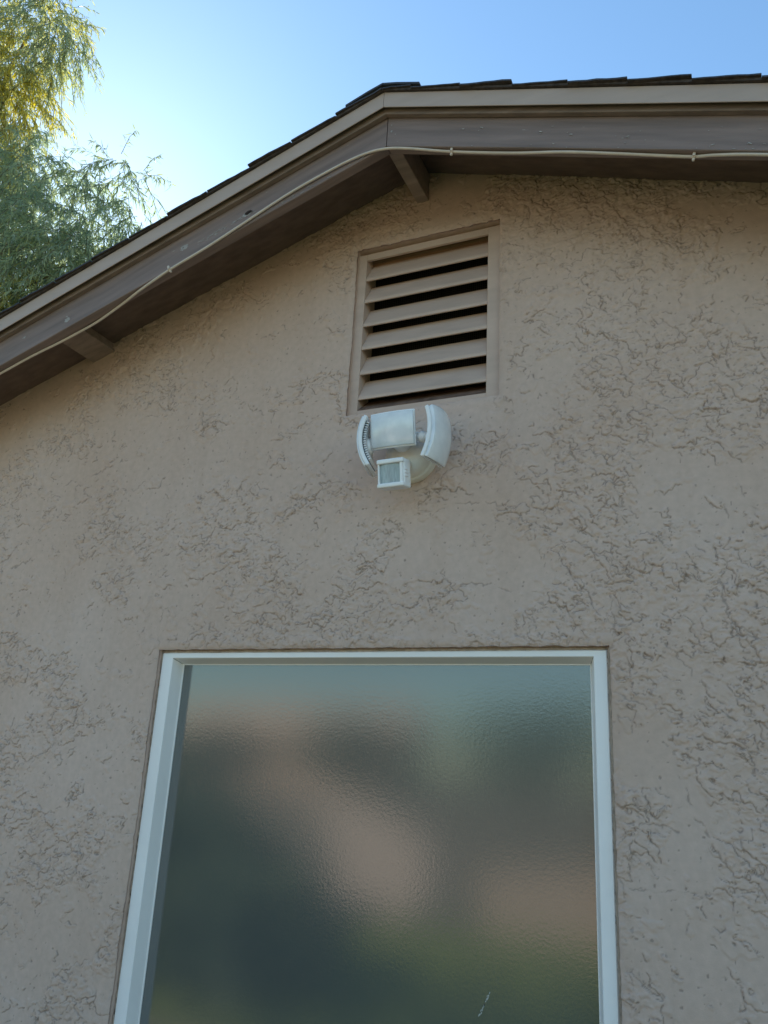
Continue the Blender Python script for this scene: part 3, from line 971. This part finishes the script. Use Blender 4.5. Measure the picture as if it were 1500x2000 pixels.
# ------------------------------------------------------------------ security light
def arc_slab(bm, L, W, th, R0, inset=0.0, nu=24, mat=0, face_off=0.0, crown=0.0):
    """slab curved along its length u about an axis behind it; local frame: x = length, y = width, z = outward"""
    c = []
    nv = 6
    grid = {}
    for side in (0, 1):
        for i in range(nu + 1):
            t = (i / nu - .5) * (L - 2 * inset) / R0
            for j in range(nv + 1):
                v = (j / nv - .5) * (W - 2 * inset)
                r = R0 + face_off - (th if side == 0 else 0) + (crown * (1 - (2 * j / nv - 1) ** 2) if side else 0)
                grid[side, i, j] = bm.verts.new((r * math.sin(t), v, r * math.cos(t) - R0))
    for i in range(nu):
        for j in range(nv):
            for side in (0, 1):
                f = bm.faces.new([grid[side, a, b] for a, b in ((i, j), (i + 1, j), (i + 1, j + 1), (i, j + 1))]); f.material_index = mat
    for i in range(nu):
        for j in (0, nv):
            bm.faces.new([grid[s, a, j] for s, a in ((0, i), (0, i + 1), (1, i + 1), (1, i))]).material_index = mat
    for j in range(nv):
        for i in (0, nu):
            bm.faces.new([grid[s, i, b] for s, b in ((0, j), (0, j + 1), (1, j + 1), (1, j))]).material_index = mat

def lamp_head(root, center, ux, vy, wz, length=.172, width=.112, label=None, R0=.21, fin_front=.008, thick=.0055):
    ux, vy, wz = Vector(ux).normalized(), Vector(vy).normalized(), Vector(wz).normalized()
    m = Matrix((ux, vy, wz)).transposed().to_4x4(); m.translation = Vector(center)
    bm = bmesh.new()
    arc_slab(bm, length, width, .012, R0)
    bevel(bm, .0022, 2)
    # raised rim at both ends of the back
    xform(bm.verts, m)
    h = bm_obj("lamp_head", bm, M_plastic, root, smooth=False)
    h.data.shade_smooth()
    if label: h['label'] = label
    bm = bmesh.new()
    arc_slab(bm, length, width, thick, R0, inset=.0045, face_off=thick, crown=.004 if thick < .01 else .009)
    bevel(bm, .0018, 2)
    xform(bm.verts, m)
    o = bm_obj("lens", bm, M_lens, h); o.data.shade_smooth()
    # cooling ribs on the back
    bm = bmesh.new()
    nr = 17
    for k in range(nr):
        t = ((k + .5) / nr - .5) * (length - .030) / R0
        vs = box(bm, -.0014, .0014, -width / 2 + .008, width / 2 - fin_front, R0 - .0235, R0 - .012)
        xform(vs, Matrix.Translation((0, 0, -R0)) @ Matrix.Rotation(t, 4, 'Y'))
    for sy in (-1, 1):      # side rails closing the ribs
        pass
    xform(bm.verts, m)
    bm_obj("cooling_fins", bm, M_plastic, h)
    bm = bmesh.new()
    arc_slab(bm, length - .030, width - .014, .0018, R0, face_off=-.0125)  # dark sheet standing in for the shade between the ribs
    xform(bm.verts, m)
    bm_obj("fin_slot_shade", bm, M_dark, h)
    # round socket on the back
    bm = bmesh.new()
    lathe(bm, [(0, -.042), (.012, -.041), (.024, -.032), (.028, -.020), (.028, -.010)], m, 28)
    bm_obj("socket", bm, M_plastic, h)
    return h

def security_light():
    root = empty("security_light", (-.918, 0, 2.535), "white outdoor security light with three curved lamp heads and motion sensor on the stucco wall", "light fixture")
    rot = Matrix.Rotation(math.pi / 2, 4, 'X')      # local z -> -y
    bc = Vector((-.918, 0.004, 2.537))
    bm = bmesh.new()
    lathe(bm, [(.084, 0), (.0855, .012), (.085, .030), (.082, .034), (.0795, .035), (.079, .038), (.074, .052), (.060, .064), (.042, .071), (0, .073)], Matrix.Translation(bc) @ rot, 64)
    bm_obj("wall_plate", bm, M_yellowed, root)
    bm = bmesh.new()      # body between the heads
    lathe(bm, [(.031, .06), (.031, .100), (.027, .112), (.015, .118), (0, .119)], Matrix.Translation((-.925, 0, 2.565)) @ rot, 40)
    bm_obj("junction_body", bm, M_plastic, root)
    # arms and ball joints
    for pts, rr in (([(-.915, -.095, 2.566), (-.880, -.105, 2.564), (-.845, -.110, 2.560), (-.818, -.112, 2.557)], .0115),
                    ([(-.935, -.095, 2.566), (-.970, -.105, 2.562), (-1.00, -.110, 2.555), (-1.022, -.113, 2.551)], .0115),
                    ([(-.92, -.10, 2.56), (-.922, -.115, 2.568), (-.925, -.128, 2.574)], .014)):
        bm = bmesh.new()
        tube(bm, catmull(pts, 4), rr, 16)
        bm_obj("arm", bm, M_plastic, root)
    bm = bmesh.new()
    bmesh.ops.create_uvsphere(bm, u_segments=24, v_segments=16, radius=.018, matrix=Matrix.Translation((-.842, -.110, 2.560)))
    bm_obj("ball_joint", bm, M_plastic, root, smooth=True)
    bm = bmesh.new()
    bmesh.ops.create_uvsphere(bm, u_segments=24, v_segments=16, radius=.018, matrix=Matrix.Translation((-.998, -.110, 2.556)))
    bm_obj("ball_joint", bm, M_plastic, root, smooth=True)
    # centre head: long axis level, tipped a little downwards
    n = Vector((-.03, -1, -.22)).normalized()
    ux = Vector((1, -.02, .0)); ux = (ux - n * ux.dot(n)).normalized(); vy = n.cross(ux)
    lamp_head(root, (-.930, -.150, 2.580), ux, vy, n, .152, .114, "level lamp head facing forward", R0=.30)
    # right head: long axis upright, facing right
    def side(az, c, tilt, roll, label):
        n = Vector((math.sin(rad(az)), -math.cos(rad(az)), tilt)).normalized()
        up = Vector((roll, 0, 1)); up = (up - n * up.dot(n)).normalized()
        vy = n.cross(up)
        return lamp_head(root, c, up, vy, n, .172 if az > 0 else .180, .114, label, R0=.20 if az > 0 else .17, thick=.012 if az > 0 else .0055, fin_front=.045 if az > 0 else .008)
    side(80, (-.783, -.118, 2.553), -.06, .0, "upright curved lamp head on the right with its frosted lens showing")
    side(-78, (-1.043, -.118, 2.545), -.10, .0, "upright curved lamp head on the left seen from its ribbed back")
    # motion sensor
    s = bmesh.new()
    m = Matrix.Translation((-.917, -.150, 2.432)) @ Matrix.Rotation(rad(-3), 4, 'Z') @ Matrix.Rotation(rad(10), 4, 'X')
    box(s, -.0435, .0435, -.012, .034, -.044, .044)
    bevel(s, .006, 3)
    xform(s.verts, m)
    ms = bm_obj("motion_sensor", s, M_plastic, root)
    s = bmesh.new()      # proud rim: top and bottom bars and sides
    box(s, -.0445, .0445, -.024, -.010, .029, .0435)
    box(s, -.0445, .0445, -.024, -.010, -.0435, -.030)
    bevel(s, .004, 2)
    box(s, .0315, .0400, -.0195, -.010, -.030, .029)
    box(s, -.0425, -.0375, -.0185, -.010, -.030, .029)
    for k in range(3):
        box(s, .0430, .0470, -.010, .010, -.012 + k * .010, -.006 + k * .010)
    xform(s.verts, m)
    bm_obj("sensor_rim", s, M_plastic, ms)
    s = bmesh.new()
    nseg = 12
    a = []
    for k in range(nseg + 1):
        t = k / nseg
        x = -.0375 + .069 * t
        y = -.0125 - .0055 * math.sin(math.pi * t)
        a.append((s.verts.new((x, y, -.030)), s.verts.new((x, y, .029))))
    for k in range(nseg):
        s.faces.new((a[k][0], a[k + 1][0], a[k + 1][1], a[k][1]))
    xform(s.verts, m)
    bm_obj("sensor_window", s, M_sensor, ms, smooth=True)
    s = bmesh.new()
    tube(s, catmull([(-.915, -.05, 2.50), (-.913, -.085, 2.475), (-.914, -.118, 2.445)], 5), .021, 18)
    bm_obj("sensor_neck", s, M_yellowed, ms)
security_light()

# ------------------------------------------------------------------ foliage
def leaf_mesh(name, twigs, leaf_len, leaf_w, mat, parent, seed, droop=.6, tone_fn=None):
    """twigs: list of (points array (n,3)). Leaves are narrow folded blades along each twig."""
    r = np.random.default_rng(seed)
    P, D, T = [], [], []
    for tw in twigs:
        P.append(tw[0]); D.append(tw[1]); T.append(tw[2])
    P = np.concatenate(P); D = np.concatenate(D); T = np.concatenate(T)
    n = len(P)
    # leaf direction: twig direction + random spread + droop
    d = D * .7 + r.normal(0, .55, (n, 3)); d[:, 2] -= droop
    d /= np.linalg.norm(d, axis=1)[:, None]
    s = np.cross(d, r.normal(0, 1, (n, 3))); s /= np.linalg.norm(s, axis=1)[:, None] + 1e-9
    nrm = np.cross(d, s)
    L = leaf_len * r.uniform(.65, 1.25, n)[:, None]; W = leaf_w * r.uniform(.7, 1.2, n)[:, None]
    bend = nrm * L * r.uniform(-.25, .25, n)[:, None] + s * L * r.uniform(-.12, .12, n)[:, None]
    bend[:, 2] -= (L[:, 0] * .12)
    a = P
    m1 = P + d * L * .35 + bend * .2; m2 = P + d * L * .7 + bend * .6
    tip = P + d * L + bend * 1.3
    V = np.stack([a, m1 + s * W * .5, m1 - s * W * .5, m2 + s * W * .42, m2 - s * W * .42, tip], 1).reshape(-1, 3).astype('f')
    base = (np.arange(n) * 6)[:, None]
    loops = np.concatenate([base + [0, 2, 1], base + [1, 2, 4, 3], base + [3, 4, 5]], 1).astype(np.int32).ravel()
    starts = (np.arange(n)[:, None] * 10 + np.array([0, 3, 7])).astype(np.int32).ravel()
    me = bpy.data.meshes.new(name)
    me.vertices.add(len(V)); me.vertices.foreach_set('co', V.ravel())
    me.loops.add(len(loops)); me.loops.foreach_set('vertex_index', loops)
    me.polygons.add(len(starts)); me.polygons.foreach_set('loop_start', starts)
    me.update(calc_edges=True)
    at = me.attributes.new("tone", 'FLOAT', 'POINT')
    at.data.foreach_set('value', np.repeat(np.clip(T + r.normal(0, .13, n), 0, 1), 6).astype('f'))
    return link(name, me, mat, parent)

def make_twigs(clumps, per, nleaf, seed, tlen, sag=.55):
    r = np.random.default_rng(seed)
    tw = []
    stems = []
    for (cx, cy, cz, rx, ry, rz, dens, tone) in clumps:
        k = int(per * dens)
        for _ in range(k):
            # start inside the clump, biased to the shell
            v = r.normal(0, 1, 3); v /= np.linalg.norm(v)
            q = r.random() ** .45
            p0 = np.array([cx, cy, cz]) + v * q * np.array([rx, ry, rz])
            dirn = v * .6 + r.normal(0, .35, 3); dirn[2] -= sag * .5
            dirn /= np.linalg.norm(dirn)
            L = tlen * r.uniform(.5, 1.3)
            t = np.linspace(.05, 1, nleaf)[:, None]
            pts = p0 + dirn * L * t + np.array([0, 0, -1]) * (L * sag * t ** 2)
            dd = dirn + np.array([0, 0, -1]) * (2 * sag * t)
            dd = dd / np.linalg.norm(dd, axis=1)[:, None]
            tn = np.full(nleaf, tone + r.normal(0, .12))
            tw.append((pts, dd, tn))
            stems.append((p0, p0 + dirn * L * .5 + np.array([0, 0, -L * sag * .25]), p0 + dirn * L + np.array([0, 0, -L * sag])))
    return tw, stems

def stems_mesh(name, stems, r0, mat, parent):
    n = len(stems)
    P = np.array(stems)            # n,3,3
    rings = []
    for k, rr in enumerate((r0, r0 * .75, r0 * .35)):
        for a in range(3):
            ang = a * 2.094
            rings.append(P[:, k] + np.array([math.cos(ang) * rr, math.sin(ang) * rr, 0]))
    V = np.stack(rings, 1).reshape(-1, 3).astype('f')
    base = (np.arange(n) * 9)[:, None]
    qs = []
    for k in (0, 3):
        for a in range(3):
            b = (a + 1) % 3
            qs.append(base + [k + a, k + b, k + 3 + b, k + 3 + a])
    Q = np.concatenate(qs).astype(np.int32)
    me = bpy.data.meshes.new(name)
    me.vertices.add(len(V)); me.vertices.foreach_set('co', V.ravel())
    me.loops.add(len(Q) * 4); me.loops.foreach_set('vertex_index', Q.ravel())
    me.polygons.add(len(Q)); me.polygons.foreach_set('loop_start', np.arange(0, len(Q) * 4, 4, dtype=np.int32))
    me.update(calc_edges=True)
    return link(name, me, mat, parent)

def big_tree():
    tx, ty = -8.4, 3.1
    root = empty("willow_tree", (tx, ty, 0), "tall tree with drooping slender leaves rising behind the left roof slope", "tree")
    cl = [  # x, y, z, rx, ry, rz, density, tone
        # upper mass, its sunlit yellow painted in through the leaf tone
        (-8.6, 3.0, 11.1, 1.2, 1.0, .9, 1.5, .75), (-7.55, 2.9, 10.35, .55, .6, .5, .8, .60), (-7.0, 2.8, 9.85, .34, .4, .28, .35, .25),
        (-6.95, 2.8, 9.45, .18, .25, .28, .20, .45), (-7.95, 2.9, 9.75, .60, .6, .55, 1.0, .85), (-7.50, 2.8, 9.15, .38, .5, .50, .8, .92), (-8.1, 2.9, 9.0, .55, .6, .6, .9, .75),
        (-7.95, 2.9, 8.45, .55, .5, .45, .8, .70), (-7.7, 2.9, 8.0, .40, .5, .40, .5, .45),
        # lower mass
        (-7.05, 2.8, 8.10, .22, .3, .20, .16, .20), (-6.85, 2.8, 7.75, .30, .4, .26, .30, .20), (-7.3, 2.8, 7.50, .40, .5, .35, .55, .30),
        (-6.35, 2.8, 7.35, .36, .4, .26, .24, .15), (-5.75, 2.8, 7.20, .34, .4, .20, .16, .15), (-5.38, 2.8, 7.22, .24, .3, .12, .13, .25),
        (-7.1, 2.8, 6.95, .45, .6, .40, .7, .30), (-6.35, 2.8, 6.80, .45, .5, .38, .62, .22), (-5.75, 2.8, 6.72, .36, .45, .28, .34, .14), (-5.25, 2.8, 6.66, .18, .3, .20, .14, .15),
        (-6.9, 2.9, 6.35, .50, .6, .40, 1.3, .30), (-6.15, 2.8, 6.25, .50, .6, .36, .9, .26), (-5.65, 2.8, 6.20, .34, .5, .30, .55, .18),
        (-6.9, 2.9, 5.85, .50, .6, .38, 1.2, .70), (-6.3, 2.9, 5.65, .55, .6, .35, 1.1, .75), (-5.6, 3.0, 5.6, .5, .6, .35, .9, .35),  # first two also carry sunlit yellow in their tone
        (-7.9, 3.0, 7.2, .6, .7, .8, 1.0, .4), (-8.2, 3.0, 5.9, .8, .8, .8, 1.3, .4), (-7.0, 3.0, 5.1, .9, .8, .5, 1.2, .5),
        # the side that is out of the frame
        (-9.6, 3.2, 9.8, 1.1, 1.2, 1.2, 1.3, .5), (-9.9, 3.2, 7.6, 1.1, 1.2, 1.2, 1.3, .4), (-9.8, 3.6, 5.9, 1.0, 1.1, .9, 1.0, .4), (-8.6, 4.4, 8.3, 1.2, 1.0, 1.6, 1.5, .4),
        (-7.2, 4.2, 7.0, .9, .7, .9, 1.0, .35),
    ]
    tw, stems = make_twigs(cl, 165, 25, 3, .40, .55)
    crown = leaf_mesh("crown", tw, .092, .0125, M_leaf, root, 5, droop=.55)
    stems_mesh("twigs", stems, .0035, M_bark, root)
    bm = bmesh.new()
    tube(bm, catmull([(tx, ty, -.1), (tx + .05, ty, 1.2), (tx - .1, ty + .1, 2.8), (tx, ty, 4.2), (tx + .1, ty, 6.0), (tx, ty, 8.0), (tx - .1, ty, 10.2)], 4),
         [float(v) for v in np.interp(np.linspace(0, 1, 25), [0, .1, .5, 1], [.30, .22, .14, .02])], 14)
    bm_obj("trunk", bm, M_bark, root)
    rr = random.Random(8)
    for c in cl:
        if c[6] < .7: continue
        bm = bmesh.new()
        sz = max(2.6, min(c[2] - 1.1, 8.8))
        a = Vector((tx, ty, sz)); b = Vector(c[:3])
        mid = a.lerp(b, .5) + Vector((rr.uniform(-.15, .15), rr.uniform(-.15, .15), .25))
        pts = catmull([a, mid, b], 5)
        tube(bm, pts, [float(v) for v in np.linspace(.045, .004, len(pts))], 8)
        bm_obj("limb", bm, M_bark, root)
big_tree()

# ------------------------------------------------------------------ the garden behind the camera (it shows in the window glass)
def shrub(name, label, x, y, rx, ry, h, seed, group=None, tone=.4, n=1.0):
    root = empty(name, (x, y, 0), label, "shrub", group)
    r = random.Random(seed)
    cl = []
    for k in range(7):
        cl.append((x + r.uniform(-.5, .5) * rx, y + r.uniform(-.5, .5) * ry, h * r.uniform(.3, .75), rx * .55, ry * .55, h * .28, 1.0 * n, tone + r.uniform(-.1, .2)))
    tw, st = make_twigs(cl, 55, 12, seed, .30, .2)
    leaf_mesh("foliage", tw, .16, .06, M_hedge, root, seed, droop=.1)
    bm = bmesh.new()
    for c in cl:
        tube(bm, catmull([(x, y, -.05), ((x + c[0]) / 2, (y + c[1]) / 2, c[2] * .6), c[:3]], 4), [.05] * 4 + [.03] * 5, 7)
    bm_obj("stem", bm, M_bark, root)

def garden():
    f = empty("neighbour_house", (-28, -46, 0), "low tan house with a tan roof across the yard, facing the window", "house")
    bm = bmesh.new()
    box(bm, -37, -20, -50, -44, -.05, 2.8)
    bm_obj("wall", bm, noise_mat("tan_house_wall", (.50, .36, .26), .1, 1, .9), f)
    bm = bmesh.new()
    poly_prism(bm, [(-37.8, -43.4, 2.75), (-37.8, -47, 5.2), (-37.8, -50.6, 2.75)], None, lambda p: (-19.2, p[1], p[2]))
    bm_obj("roof", bm, noise_mat("tan_roof_tiles", (.48, .33, .23), .15, 2, .9), f)
    g = "shrubs across the yard"
    shrub("garden_shrub", "dark rounded shrub beside the lawn, nearest the window", -5.5, -5.0, 1.8, 1.3, 1.25, 31, g, .35, 2.6)
    shrub("garden_shrub", "low shrub on the lawn edge, smallest of them", -4.1, -3.5, 1.2, .9, .62, 37, g, .6, 1.8)
    shrub("garden_shrub", "dark shrub on the left of the pale path, second from the window", -9.6, -8.5, 1.6, 1.4, 2.1, 32, g, .3, 1.2)
    shrub("garden_shrub", "tall dark shrub before the tan house, its left neighbour", -23.5, -31, 4.5, 2.0, 3.0, 33, g, .3, 2.6)
    shrub("garden_shrub", "tall dark shrub before the tan house, the right one of the pair", -15.5, -31, 4.0, 2.0, 3.6, 36, g, .3, 2.6)
    shrub("garden_shrub", "broad dark shrub to the right of the path", -7.0, -27, 4.5, 2.0, 4.4, 34, g, .35, 2.6)
    shrub("garden_shrub", "broad dark shrub farthest right across the yard", -.5, -26, 4.0, 2.0, 4.0, 35, g, .35, 2.6)
garden()
